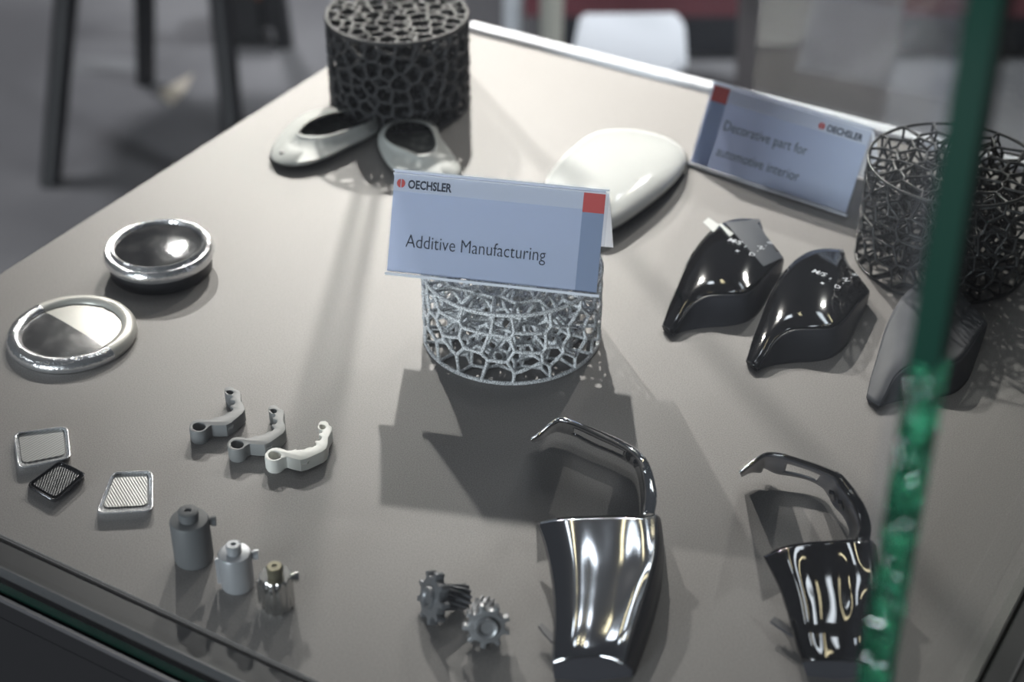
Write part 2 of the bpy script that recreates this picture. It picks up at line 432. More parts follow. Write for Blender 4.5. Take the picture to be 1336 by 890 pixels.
def lattice(R, H, spacing, sr, seed, m, centre, label, catg='lattice cylinder', core=0.0):
    es = foam_edges(R-sr, H-2*sr, spacing, seed, core=core)
    t = thing('lattice_cylinder', label, catg, centre, 'lattice cylinders in the case')
    c = Vector(centre) + Vector((0, 0, sr)); nodes = {}; VV = []; FF = []; off = Vector(centre)
    ico = bmesh.new(); bmesh.ops.create_icosphere(ico, subdivisions=1, radius=sr*1.2)
    iv = [v.co.copy() for v in ico.verts]; fi = [[v.index for v in f.verts] for f in ico.faces]; ico.free()
    dirs = [(math.cos(2*math.pi*k/5), math.sin(2*math.pi*k/5)) for k in range(5)]
    for a, b in es:
        d = (b-a).normalized(); e1 = d.orthogonal().normalized(); e2 = d.cross(e1); n0 = len(VV)
        for p, rr in ((a, sr*1.1), ((a+b)/2, sr*0.85), (b, sr*1.1)):
            p = p + c - off
            VV += [p + e1*(x*rr) + e2*(y*rr) for x, y in dirs]
        for i in (0, 5):
            for k in range(5):
                l = (k+1) % 5; FF.append((n0+i+k, n0+i+l, n0+i+5+l, n0+i+5+k))
        for p in (a, b): nodes[(round(p.x*5000), round(p.y*5000), round(p.z*5000))] = p
    for p in nodes.values():
        n0 = len(VV); VV += [v + p + c - off for v in iv]; FF += [[n0+q for q in f] for f in fi]
    me = bpy.data.meshes.new('lattice_body'); me.from_pydata(VV, [], FF); me.materials.append(m); finish(me, 80)
    link(bpy.data.objects.new('lattice_body', me), t)
    for z in (0, H-2*sr):
        bm = bmesh.new(); n = 72
        ring = [c + Vector((math.cos(2*math.pi*k/n)*(R-sr), math.sin(2*math.pi*k/n)*(R-sr), z)) for k in range(n)]
        g = []
        for k, p in enumerate(ring):
            rad = (p - c - Vector((0, 0, z))).normalized()
            g.append([p + rad*math.cos(a)*sr + Vector((0, 0, math.sin(a)*sr)) for a in [2*math.pi*q/8 for q in range(8)]])
        grid_bm(g + [g[0]], bm, close_u=True); bmesh.ops.remove_doubles(bm, verts=bm.verts, dist=1e-7)
        obj('rim', bm, m, t, smooth=60)
    return t
lattice(0.0525, 0.048, 0.0120, 0.00118, 3, M['speck'], (0.000, 0.831, TZ), 'speckled grey open lattice cylinder carrying the front name card')
lattice(0.0515, 0.0705, 0.0076, 0.00165, 5, M['black'], (-0.0815, 1.131, TZ), 'tall dense black lattice cylinder at the back corner behind the oval bezels')
lattice(0.0530, 0.0690, 0.0120, 0.00100, 9, M['black2'], (0.268, 0.914, TZ), 'black wide-celled lattice cylinder beside the rear card, partly behind the glass edge')

# ------------------------------------------------------------------ name cards
def name_card(label, FL, FR, side, texts, mirror):
    """FL, FR: front bottom corners; folded acrylic tent with printed sheets"""
    FL, FR = Vector(FL), Vector(FR)
    X = (FR-FL); Wd = X.length; X.normalize(); B = Vector((0, 0, 1)).cross(X); HB, HT = 0.0268, 0.0530
    t = thing('name_card', label, 'name card', (FL+FR)/2 + B*HB)
    AP = FL + B*HB + Vector((0, 0, HT))                    # apex, left end
    down = (FL - AP); SL = down.length; down.normalize(); N = X.cross(-down).normalized()
    if N.dot(Vector((0, -1, 0.5))) < 0: N = -N
    def at(u, v, n=0.0): return AP + X*(u*Wd) + down*(v*SL) + N*n
    def rect(name, m, u0, u1, v0, v1, n0, n1, parent, base=None):
        bm = bmesh.new()
        a = [bm.verts.new(at(u, v, n0)) for u, v in ((u0, v0), (u1, v0), (u1, v1), (u0, v1))]
        b = [bm.verts.new(at(u, v, n1)) for u, v in ((u0, v0), (u1, v0), (u1, v1), (u0, v1))]
        bm.faces.new(a); bm.faces.new(b)
        for i in range(4): bm.faces.new((a[i], a[(i+1) % 4], b[(i+1) % 4], b[i]))
        return obj(name, bm, m, parent, smooth=0)
    sheet = rect('printed_sheet', M['paper'], 0.004, 0.984, 0.012, 0.965, -0.0012, -0.0008, t)
    def mu(a, b): return (1-b, 1-a) if mirror else (a, b)
    rect('header_band', M['paperw'], 0.004, 0.984, 0.012, 0.20, -0.0008, -0.0007, sheet)
    u0, u1 = mu(0.885, 0.984); rect('side_band', M['paperd'], max(u0, 0.004), u1, 0.20, 0.965, -0.0008, -0.0007, sheet)
    rect('red_square', M['red'], max(u0, 0.012), u1, 0.045, 0.225, -0.0007, -0.0006, sheet)
    # back sheet and the acrylic folder
    def slab(m, name, inner, outer, parent):
        pass
    def folded(name, m, n0, n1, u0, u1, lip):
        prof = []
        fr = Vector((0, 0)); 
        Nf = Vector((-HT, HB)).normalized()   # in (B, z) plane, outward normal of the front leaf
        pa = Vector((HB, HT))
        front = [Vector((0, 0)), pa]; back = [pa, Vector((2*HB, 0))]
        Nb = Vector((HT, HB)).normalized()
        top = Vector((0, 1))
        k = 1/Nf.y if Nf.y else 1
        o = [front[0]+Nf*n1, pa+top*(n1*k), back[1]+Nb*n1]
        i = [front[0]+Nf*n0, pa+top*(n0*k), back[1]+Nb*n0]
        pts = o + i[::-1]
        bm = bmesh.new(); ends = []
        for u in (u0, u1):
            ends.append([bm.verts.new(FL + X*(u*Wd) + B*p.x + Vector((0, 0, p.y))) for p in pts])
        for q in range(6): bm.faces.new((ends[0][q], ends[0][(q+1) % 6], ends[1][(q+1) % 6], ends[1][q]))
        for e in ends:
            bm.faces.new((e[0], e[1], e[4], e[5])); bm.faces.new((e[1], e[2], e[3], e[4]))
        return obj(name, bm, m, t, smooth=0)
    bm = bmesh.new()
    # back printed sheet
    bl = [FL + B*(2*HB) , FR + B*(2*HB), FR + B*HB + Vector((0, 0, HT)), FL + B*HB + Vector((0, 0, HT))]
    nb = (Vector((0, 0, 1))*HB + B*HT).normalized()
    vs = [bm.verts.new(p - nb*0.0010 + (Vector((0,0,0.0012)) if i < 2 else Vector((0,0,-0.001)))) for i, p in enumerate(bl)]
    vs2 = [bm.verts.new(v.co - nb*0.0003) for v in vs]
    bm.faces.new(vs); bm.faces.new(vs2)
    for i in range(4): bm.faces.new((vs[i], vs[(i+1) % 4], vs2[(i+1) % 4], vs2[i]))
    obj('back_sheet', bm, M['sheet'], t, smooth=0)
    folded('acrylic_folder', M['acryl'], -0.0002, 0.0006, 0, 1.0, 0)
    lipf = rect('folded_lip', M['lip'], 0, 1, 0.975, 1.0, -0.0014, 0.0018, t)
    rect('fold_highlight', M['lip'], 0, 1, -0.004, 0.010, -0.0004, 0.0009, t)  # thin strip added as a painted highlight along the top fold
    basis = Matrix((X.to_4d(), (-down).to_4d(), N.to_4d(), (0, 0, 0, 1))).transposed()
    basis.col[3] = (0, 0, 0, 1)
    for body, u, v, w, size, off, m, kind in texts:
        bm = text_bm(body, size, off); fit_x(bm, w*Wd)
        mt = Matrix(((X.x, -down.x, N.x, 0), (X.y, -down.y, N.y, 0), (X.z, -down.z, N.z, 0), (0, 0, 0, 1)))
        mt = Matrix.Translation(at(u, v, -0.0006)) @ mt
        bmesh.ops.transform(bm, matrix=mt, verts=bm.verts)
        obj(kind, bm, M[m], sheet, smooth=0, recalc=False)
        if kind == 'logo_lettering':
            h = size*0.36
            for dx in (-1, 1):
                bm = bmesh.new(); cx = u*Wd - size*0.62
                arc = [(dx*h*(0.12 + 0.88*abs(math.cos(a))), h*1.0*math.sin(a)) for a in [-math.pi/2*0.93 + math.pi*0.93*k/10 for k in range(11)]]
                arc = [(dx*h*0.12, -h)] + arc + [(dx*h*0.12, h)]
                f1 = [bm.verts.new(at((cx+x)/Wd, v - (size*0.35+y)/SL, -0.0005)) for x, y in arc]
                f2 = [bm.verts.new(at((cx+x)/Wd, v - (size*0.35+y)/SL, -0.0007)) for x, y in arc]
                bm.faces.new(f1); bm.faces.new(f2)
                for i in range(len(f1)): j = (i+1) % len(f1); bm.faces.new((f1[i], f1[j], f2[j], f2[i]))
                obj('logo_half', bm, M['red'], sheet, smooth=0)
    return t
c1l = P(503, 358, 0.0495); c1r = P(782, 388, 0.0495)
name_card('clear folded name card reading Additive Manufacturing, on the grey lattice cylinder', c1l, c1r, 1,
    [('OECHSLER', 0.072, 0.165, 0.205, 0.0066, 0.00020, 'ink', 'logo_lettering'),
     ('Additive Manufacturing', 0.082, 0.72, 0.655, 0.0105, -0.00008, 'ink', 'lettering')], False)
c2l = P(898, 215, 0.0008); c2r = P(1105, 283, 0.0008)
name_card('clear folded name card reading Decorative part for automotive interior, standing on the tabletop', c2l, c2r, 1,
    [('OECHSLER', 0.735, 0.175, 0.215, 0.0062, 0.00019, 'ink', 'logo_lettering'),
     ('Decorative part for', 0.145, 0.50, 0.52, 0.0098, -0.00006, 'ink', 'lettering'),
     ('automotive interior', 0.145, 0.80, 0.52, 0.0098, -0.00006, 'ink', 'lettering')], True)

# ------------------------------------------------------------------ shift lever covers
def ray_hit(bvh, px, py):
    o = Vector((0, 0, TZ+CH)); d = (P(px, py, 0) - o).normalized()
    return bvh.ray_cast(o, d)
def zp(X, Y): return 860 + X/4.947, 270 + Y/4.947
def Z(X, Y, z): px, py = zp(X, Y); return P(px, py, z)
lever_rows = [   # hidden far side, left edge, crest, crest, lower glossy edge, foot of the side wall
 [(30,790,.0005),(20,770,.0045),(42,790,.0060),(66,806,.0060),(90,818,.0042),(90,828,.0)],
 [(75,670,.0),(60,650,.0085),(85,672,.0115),(112,705,.0125),(137,740,.0100),(165,802,.0)],
 [(130,550,.0),(110,530,.0125),(140,560,.0165),(170,600,.0180),(200,640,.0150),(245,787,.0)],
 [(190,410,.0),(168,388,.0160),(215,440,.0215),(262,510,.0230),(300,576,.0190),(335,777,.0)],
 [(260,310,.0),(235,272,.0180),(305,360,.0250),(372,470,.0260),(430,566,.0215),(445,770,.0)],
 [(345,220,.0),(318,172,.0190),(400,280,.0260),(485,420,.0270),(560,556,.0225),(560,742,.0)],
 [(440,160,.0),(415,105,.0190),(500,215,.0250),(580,350,.0260),(648,490,.0215),(655,665,.0)],
 [(530,130,.0),(515,78,.0185),(590,175,.0225),(665,275,.0225),(732,392,.0190),(728,535,.0)],
 [(640,130,.0),(648,82,.0170),(678,170,.0190),(740,250,.0180),(803,333,.0150),(785,425,.0)],
]
def lever(label):
    t = thing('shift_lever_cover', label, 'shift lever cover', (P(940, 370).x, P(940, 370).y, TZ), 'shift lever covers')
    def flat(r):      # shallower crown than the traced crest heights
        a, b = r[1][2], r[4][2]
        return [r[0], r[1], (r[2][0], r[2][1], .55*(a*.67+b*.33+.0006)+.45*r[2][2]), (r[3][0], r[3][1], .55*(a*.33+b*.67+.0006)+.45*r[3][2]), r[4], r[5]]
    rows = [[Z(x, y, z*.68) for x, y, z in flat(r)] for r in lever_rows]
    top = patch([r[1:5] for r in rows], 5, 4)
    parts = {}
    def shell(name, g, m, th):
        bm, _ = grid_bm(g); o = obj(name, bm, m, t, smooth=60)
        md = o.modifiers.new('thickness', 'SOLIDIFY'); md.thickness = th; md.offset = 0
        parts[name] = o; return o
    cut = 5*4+1   # the last part of the surface is the end panel
    shell('glossy_cover', top, M['gloss'], 0.0006)
    shell('side_wall', patch([[r[4], (r[4]*0.5+r[5]*0.5) + Vector((0.0006, 0.0010, 0.0)), r[5]] for r in rows], 4, 4), M['satin'], 0.0006)
    shell('rear_wall', patch([[r[0], (r[0]+r[1])/2, r[1]] for r in rows], 2, 4), M['satin'], 0.0006)
    # closing end walls
    e = rows[-1]; bm = bmesh.new()
    a = spline(e[1:5], 4); g = [a, [Vector((p.x, p.y+0.003, TZ)) for p in a]]
    grid_bm(g, bm); o = obj('end_wall', bm, M['satin'], t, smooth=40); parts['end_wall'] = o
    md = o.modifiers.new('thickness', 'SOLIDIFY'); md.thickness = 0.0006
    e = rows[0]; bm = bmesh.new()
    q = [Z(24, 778, .0029), Z(88, 820, .0028), Z(86, 838, .0006), Z(26, 797, .0006)]
    back = [p + Vector((0.0012, 0.004, 0)) for p in q]
    f = [bm.verts.new(p) for p in q]; b = [bm.verts.new(p) for p in back]
    bm.faces.new(f); bm.faces.new(b[::-1])
    for i in range(4): bm.faces.new((f[i], f[(i+1) % 4], b[(i+1) % 4], b[i]))
    parts['tip_socket'] = obj('tip_socket', bm, M['seal'], t)
    # end panel: a thin facet lying on the far part of the cover
    return t, parts, rows, top
group_l = 'shift lever covers'
t1, pt1, rows1, top1 = lever('glossy black lever cover with a slate end panel and tape scrap, leftmost of three')
def grid_bvh(g):
    bm, _ = grid_bm(g); bm.normal_update(); bm.faces.ensure_lookup_table(); b = BVHTree.FromBMesh(bm); bm.free(); return b
bvh1 = grid_bvh(top1)
def on_surface(bvh, pts, lift):
    out = []
    for px, py in pts:
        h = ray_hit(bvh, px, py)
        if h[0] is None: out.append(None); continue
        n = h[1] if h[1].z > 0 else -h[1]
        out.append(h[0] + n*lift)
    return out
def decal_grid(bvh, quad, nu, nv, lift):
    """grid conforming to a surface, quad in pixels"""
    g = []
    for i in range(nv+1):
        r = []
        for j in range(nu+1):
            s, q = j/nu, i/nv
            px = (quad[0][0]*(1-s)+quad[1][0]*s)*(1-q) + (quad[3][0]*(1-s)+quad[2][0]*s)*q
            py = (quad[0][1]*(1-s)+quad[1][1]*s)*(1-q) + (quad[3][1]*(1-s)+quad[2][1]*s)*q
            r.append((px, py))
        r = on_surface(bvh, r, lift); g.append(r)
    bm = bmesh.new(); V = [[bm.verts.new(p) if p else None for p in r] for r in g]
    for i in range(nv):
        for j in range(nu):
            q = (V[i][j], V[i][j+1], V[i+1][j+1], V[i+1][j])
            if all(q): bm.faces.new(q)
    bm.normal_update(); bmesh.ops.solidify(bm, geom=bm.faces[:], thickness=0.00025)
    return bm
def zq(*pts): return [zp(*p) for p in pts]
def lettering(parent, bvh, m, items):
    for s, X, Y, size, rot in items:
        px, py = zp(X, Y); h = ray_hit(bvh, px, py)
        if h[0] is None: continue
        n = h[1] if h[1].z > 0 else -h[1]
        bm = text_bm(s, size, 0.00003, 'CENTER')
        bmesh.ops.translate(bm, verts=bm.verts, vec=(0, -size*0.35, 0))
        xax = Vector((math.cos(rot), math.sin(rot), 0)); xax = (xax - n*xax.dot(n)).normalized(); yax = n.cross(xax)
        mt = Matrix(((xax.x, yax.x, n.x, 0), (xax.y, yax.y, n.y, 0), (xax.z, yax.z, n.z, 0), (0, 0, 0, 1)))
        bmesh.ops.transform(bm, matrix=Matrix.Translation(h[0]+n*0.0011) @ mt, verts=bm.verts)
        obj('lettering', bm, m, parent, smooth=0, recalc=False)
R2 = math.radians
marks = [('D', 598, 315, .0054, R2(-20)), ('-', 628, 292, .005, R2(60)), ('N', 655, 272, .0054, R2(-70)), ('-', 680, 256, .005, R2(60)), ('R', 708, 240, .0054, R2(110)),
         ('M/S', 490, 232, .0062, R2(-38)), ('-', 548, 262, .0075, R2(40)), ('+', 505, 295, .0060, R2(0))]
# lever 1
bm = decal_grid(bvh1, zq((425,106), (640,85), (795,332), (672,390)), 10, 12, 0.0005)
obj('end_panel', bm, M['film'], t1, smooth=50)['label'] = 'matt slate end panel'
gl1 = pt1['glossy_cover']
lettering(gl1, bvh1, M['print'], marks)
bm = decal_grid(bvh1, zq((385,125), (400,118), (480,185), (455,205)), 4, 6, 0.0012)
obj('tape_scrap', bm, M['tape'], t1, smooth=50)['label'] = 'frosted strip of clear tape'
bm = bmesh.new()
q = [Z(285, 100, .0135), Z(318, 72, .0135), Z(392, 120, .0145), Z(350, 165, .0145)]
g = [bm.verts.new(p) for p in q]; bm.faces.new(g); bm.normal_update(); bmesh.ops.solidify(bm, geom=bm.faces[:], thickness=0.0003)
obj('tape_end', bm, M['tape'], t1)
def rigid(a0, b0, a1, b1):
    """rigid move in the table plane taking a0->a1 and the direction a0b0 to a1b1"""
    va, vb = b0-a0, b1-a1
    ang = math.atan2(vb.y, vb.x) - math.atan2(va.y, va.x)
    return Matrix.Translation(a1) @ Matrix.Rotation(ang, 4, 'Z') @ Matrix.Translation(-a0)
def lever_copy(src_rows, a1, b1, label, cover, wall, mark_m):
    a0, b0 = P(870, 434, .002), P(1022, 336, .0095)
    mt = rigid(a0, b0, P(*a1), P(*b1))
    r = t1.copy(); scene.collection.objects.link(r); r['label'] = label
    r.matrix_world = mt @ Matrix.Translation(t1.location)
    for ch in list(t1.children):
        if ch.name.startswith(('end_panel', 'tape')): continue
        c = ch.copy(); scene.collection.objects.link(c); c.parent = r
        if cover and (ch is gl1):
            c.data = ch.data.copy(); c.data.materials[0] = cover
        elif wall and ch.data.materials[0] is M['satin']:
            c.data = ch.data.copy(); c.data.materials[0] = wall
        for g_ in ch.children:
            d = g_.copy(); scene.collection.objects.link(d); d.parent = c
            if mark_m: d.data = g_.data.copy(); d.data.materials[0] = mark_m
    return r
lever_copy(None, (980, 480, .002), (1133, 379, .0095), 'all-over glossy black lever cover with pale markings, middle of three', None, None, None)
lever_copy(None, (1138, 528, .002), (1288, 420, .0095), 'satin grey lever cover with dark markings, partly behind the upright green glass edge', M['tin'], M['tin'], M['dprint'])

# ------------------------------------------------------------------ wheel trims
def trim_part(label, conv, shell_rows, wall_rows, arm_rows, clip, cols, end_q, base_pt, tab, window):
    shell_rows, wall_rows, arm_rows, end_q = ([[(x, y, z*.58) for x, y, z in r] for r in shell_rows], [[(x, y, z*.58) for x, y, z in r] for r in wall_rows],
        [[(x, y, z*min(.80, .58+.07*i)*f) for (x, y, z), f in zip(r, (1, 1, .98, .56, .17))] for i, r in enumerate(arm_rows)], [(x, y, z*.58) for x, y, z in end_q])
    clip = [(n, [(x, y, z*k) for (x, y, z), k in zip(q, (.66, .66, .45, .45))], m) for n, q, m in clip]
    b0 = conv(*base_pt)
    t = thing('steering_wheel_trim', label, 'wheel trim', (b0.x, b0.y, TZ), 'steering wheel trims')
    def shell(name, rows, m, nu=5, nv=5, th=0.0009):
        bm, _ = grid_bm(patch([[conv(*p) for p in r] for r in rows], nu, nv)); o = obj(name, bm, m, t, smooth=60)
        md = o.modifiers.new('thickness', 'SOLIDIFY'); md.thickness = th; md.offset = 0
        return o
    shell('spoke_shell', shell_rows, cols[0], 6, 6)
    shell('outer_wall', wall_rows, cols[1], 3, 6)
    shell('arm', [r[:3] for r in arm_rows], cols[2], 2, 6)
    g = patch([[conv(*p) for p in r[2:]] for r in arm_rows], 5, 6)      # wall with a rectangular window
    bm, V = grid_bm(g); w0, w1 = window
    dead = [f for f in bm.faces if False]
    keep = {}
    for f in list(bm.faces):
        idx = [(i, j) for i in range(w0, w1+1) for j in range(3, 9) if V[i][j] in f.verts]
        if len(idx) == 4: dead.append(f)
    bmesh.ops.delete(bm, geom=dead, context='FACES')
    o = obj('arm_inner_wall', bm, cols[3], t, smooth=60); md = o.modifiers.new('thickness', 'SOLIDIFY'); md.thickness = 0.0008; md.offset = 0
    bm = bmesh.new(); q = [conv(*p) for p in end_q]
    back = [p + Vector((0, 0.004, 0)) for p in q]
    f = [bm.verts.new(p) for p in q]; b = [bm.verts.new(p) for p in back]
    bm.faces.new(f); bm.faces.new(b[::-1])
    for i in range(len(f)): bm.faces.new((f[i], f[(i+1) % len(f)], b[(i+1) % len(f)], b[i]))
    obj('end_cap', bm, M['satin'], t)
    for nm, quad, m in clip:
        bm = bmesh.new(); q = [conv(*p) for p in quad]
        f = [bm.verts.new(p) for p in q]; b = [bm.verts.new(p + Vector((0.0006, 0.0022, 0.0008))) for p in q]
        bm.faces.new(f); bm.faces.new(b[::-1])
        for i in range(4): bm.faces.new((f[i], f[(i+1) % 4], b[(i+1) % 4], b[i]))
        bmesh.ops.recalc_face_normals(bm, faces=bm.faces); bevel(bm, 0.0003, 1)
        obj(nm, bm, m, t)
    bm = bmesh.new(); q = [conv(*p) for p in tab]
    f = [bm.verts.new(p) for p in q]; b = [bm.verts.new(p + Vector((0, 0, 0.0012))) for p in q]
    bm.faces.new(f); bm.faces.new(b[::-1])
    for i in range(len(f)): bm.faces.new((f[i], f[(i+1) % len(f)], b[(i+1) % len(f)], b[i]))
    obj('mounting_tab', bm, cols[1], t)
    return t
def cv1(X, Y, z): return P(670 + X/2.474, 530 + Y/2.474, z)
sh1 = [[(76,378,.026),(155,362,.035),(260,356,.037),(350,355,.038),(415,358,.040),(458,350,.040)],
       [(98,440,.024),(172,430,.033),(268,430,.034),(350,425,.035),(420,420,.038),(462,415,.038)],
       [(117,520,.022),(188,510,.031),(272,510,.031),(350,505,.032),(412,500,.035),(454,490,.036)],
       [(128,600,.021),(192,600,.029),(265,600,.029),(335,595,.030),(392,585,.033),(432,570,.033)],
       [(131,690,.019),(188,695,.027),(252,695,.027),(315,690,.028),(366,680,.030),(400,662,.030)],
       [(128,770,.017),(180,770,.024),(235,768,.024),(290,765,.025),(340,760,.027),(376,745,.027)],
       [(124,832,.013),(175,815,.020),(225,808,.021),(275,808,.021),(322,818,.022),(356,836,.021)]]
wl1 = [[(458,350,.040),(470,360,.028),(474,372,.010)],
       [(462,415,.038),(477,430,.025),(482,440,.004)],
       [(454,490,.036),(474,510,.022),(480,520,.000)],
       [(432,570,.033),(460,590,.020),(470,610,.000)],
       [(400,662,.030),(434,690,.018),(446,705,.000)],
       [(376,745,.027),(404,775,.016),(414,795,.000)],
       [(356,836,.021),(378,850,.012),(386,868,.000)]]
ar1 = [[(455,350,.040),(438,345,.041),(418,352,.040),(415,358,.034),(412,356,.026)],
       [(462,290,.041),(440,285,.042),(425,288,.041),(419,290,.034),(412,290,.026)],
       [(450,225,.042),(430,222,.043),(417,220,.042),(410,225,.034),(404,232,.026)],
       [(432,180,.043),(415,178,.044),(402,176,.043),(397,185,.036),(390,196,.029)],
       [(400,142,.044),(388,144,.045),(378,148,.044),(374,160,.038),(366,178,.031)],
       [(340,108,.045),(337,113,.046),(333,120,.045),(330,138,.039),(325,156,.032)],
       [(270,78,.045),(269,82,.046),(267,88,.045),(262,108,.039),(258,128,.033)],
       [(210,54,.045),(209,57,.046),(208,62,.045),(204,80,.040),(200,98,.035)],
       [(165,40,.045),(164,42,.045),(162,48,.045),(160,66,.040),(158,85,.036)],
       [(138,42,.044),(139,45,.044),(140,50,.044),(138,64,.040),(136,82,.036)],
       [(110,62,.043),(112,65,.043),(114,68,.043),(112,78,.040),(110,92,.037)],
       [(82,88,.042),(84,90,.042),(87,92,.042),(86,100,.040),(86,108,.038)],
       [(54,106,.041),(56,108,.041),(58,110,.041),(59,113,.040),(60,116,.039)]]
trim_part('bright chrome steering wheel trim with a hooked arm, in front of the grey lattice cylinder', cv1, sh1, wl1, ar1,
    [
     ('clip', [(360,160,.042),(378,152,.042),(376,176,.036),(362,184,.036)], M['dchrome']),
     ('clip', [(385,185,.041),(400,180,.041),(400,196,.036),(386,200,.036)], M['dchrome'])],
    (M['dchrome'], M['satin'], M['chrome'], M['bchrome']),
    [(126,836,.0125),(175,818,.0195),(225,811,.0205),(275,811,.0205),(322,821,.0215),(378,850,.0120),(384,872,.0),(240,890,.0),(132,880,.0)], (250, 600, 0),
    [(131,745,.006),(131,775,.006),(95,735,.006),(80,715,.006),(92,705,.006)], (27, 43))
def cv2(X, Y, z): return P(940 + X/2.783, 570 + Y/2.783, z)
sh2 = [[(157,436,.026),(225,402,.034),(310,386,.037),(390,380,.038),(470,376,.040),(543,374,.040)],
       [(185,490,.024),(250,470,.033),(330,455,.034),(405,450,.035),(480,448,.038),(552,450,.038)],
       [(214,550,.022),(275,540,.031),(345,530,.031),(415,525,.032),(485,522,.035),(557,525,.036)],
       [(238,620,.021),(293,612,.029),(360,605,.029),(428,600,.030),(490,600,.033),(556,600,.033)],
       [(258,690,.019),(305,685,.027),(368,680,.027),(430,678,.028),(492,678,.030),(552,680,.030)],
       [(275,755,.017),(318,752,.024),(375,750,.024),(433,748,.025),(490,748,.027),(545,752,.027)],
       [(296,818,.013),(335,812,.020),(385,812,.021),(438,812,.021),(488,818,.022),(535,828,.021)]]
wl2 = [[(543,374,.040),(556,384,.028),(562,396,.010)],
       [(552,450,.038),(566,462,.025),(572,475,.004)],
       [(557,525,.036),(570,540,.022),(576,555,.000)],
       [(556,600,.033),(570,618,.020),(576,635,.000)],
       [(552,680,.030),(564,700,.018),(570,715,.000)],
       [(545,752,.027),(556,775,.016),(560,790,.000)],
       [(535,828,.021),(540,842,.012),(542,862,.000)]]
ar2 = [[(543,374,.040),(515,372,.041),(495,374,.040),(480,378,.034),(462,378,.026)],
       [(545,320,.041),(522,318,.042),(505,318,.041),(490,330,.034),(470,342,.026)],
       [(527,262,.042),(505,262,.043),(488,262,.042),(470,275,.034),(448,290,.026)],
       [(498,212,.043),(478,214,.044),(462,216,.043),(440,230,.036),(415,252,.029)],
       [(466,170,.044),(448,174,.045),(432,178,.044),(412,195,.038),(392,212,.031)],
       [(430,134,.045),(420,140,.046),(412,146,.045),(392,166,.039),(372,184,.032)],
       [(360,104,.045),(355,110,.046),(350,116,.045),(338,136,.039),(326,158,.033)],
       [(285,80,.045),(283,84,.046),(281,90,.045),(272,114,.040),(264,142,.035)],
       [(220,62,.045),(219,65,.045),(218,70,.045),(210,100,.040),(202,132,.036)],
       [(175,58,.044),(175,61,.044),(174,66,.044),(166,88,.040),(158,112,.036)],
       [(140,70,.043),(142,72,.043),(144,76,.043),(144,98,.040),(146,128,.037)],
       [(104,100,.042),(106,102,.042),(108,104,.042),(110,114,.040),(112,128,.038)],
       [(68,128,.041),(70,130,.041),(72,132,.041),(74,138,.040),(76,144,.039)]]
trim_part('glossy piano-black steering wheel trim with a hooked arm, beside the green glass edge', cv2, sh2, wl2, ar2,
    [
     ('clip', [(392,205,.036),(412,212,.036),(418,240,.032),(398,232,.032)], M['bchrome']),
     ('clip', [(425,240,.035),(440,246,.035),(448,270,.031),(432,264,.031)], M['bchrome']),
     ('clip', [(478,205,.042),(496,230,.042),(506,262,.040),(486,250,.040)], M['bchrome'])],
    (M['gloss'], M['satin'], M['gloss'], M['satin']),
    [(298,822,.0125),(335,815,.0195),(385,815,.0205),(438,815,.0205),(488,821,.0215),(540,842,.0120),(541,866,.0),(420,880,.0),(312,868,.0)], (400, 620, 0),
    [(255,700,.006),(262,730,.006),(215,700,.006),(180,675,.006),(195,660,.006)], (34, 45))

# ------------------------------------------------------------------ white mirror cap
cap_pts = [(711,236),(728,210),(754,185),(781,170),(812,167),(846,171),(874,180),(890,192),(896,210),(887,231),(866,253),(834,278),(801,299),(775,303),(738,290),(712,262)]
cc = (806, 232)
def radial_loops(pts, c, prof, n=4, shift=(0, 0)):
    base = spline([Vector((x, y)) for x, y in pts], n, closed=True)
    return [[P(c[0]+(p.x-c[0])*s+shift[0], c[1]+(p.y-c[1])*s+shift[1], z) for p in base] for s, z in prof]
t = thing('mirror_cap', 'glossy white domed mirror cap lying behind the front name card', 'mirror cap', P(810, 245))
prof = [(1.0, .0024), (0.995, .0042)] + [(math.cos(a), .0042 + .0150*math.sin(a)**0.9) for a in [math.pi/2*k/12 for k in range(1, 12)]]
g = radial_loops(cap_pts, cc, prof)
bm, V = grid_bm(g, close_u=True)
v = bm.verts.new(P(cc[0], cc[1], .0192))
for k in range(len(V[-1])): bm.faces.new((V[-1][k], V[-1][(k+1) % len(V[-1])], v))
obj('dome', bm, M['white'], t, smooth=60)
bm, _ = grid_bm(radial_loops(cap_pts, cc, [(1.0, .0025), (1.004, .0013), (1.0, .0001), (0.9, .0001)], shift=(2, 4)), close_u=True)
obj('shadow_gap_edge', bm, M['seal'], t, smooth=60)['label'] = 'black underside edge with the shadow gap drawn in'  # inner edge of the cap; the shadow gap beneath is put in as black

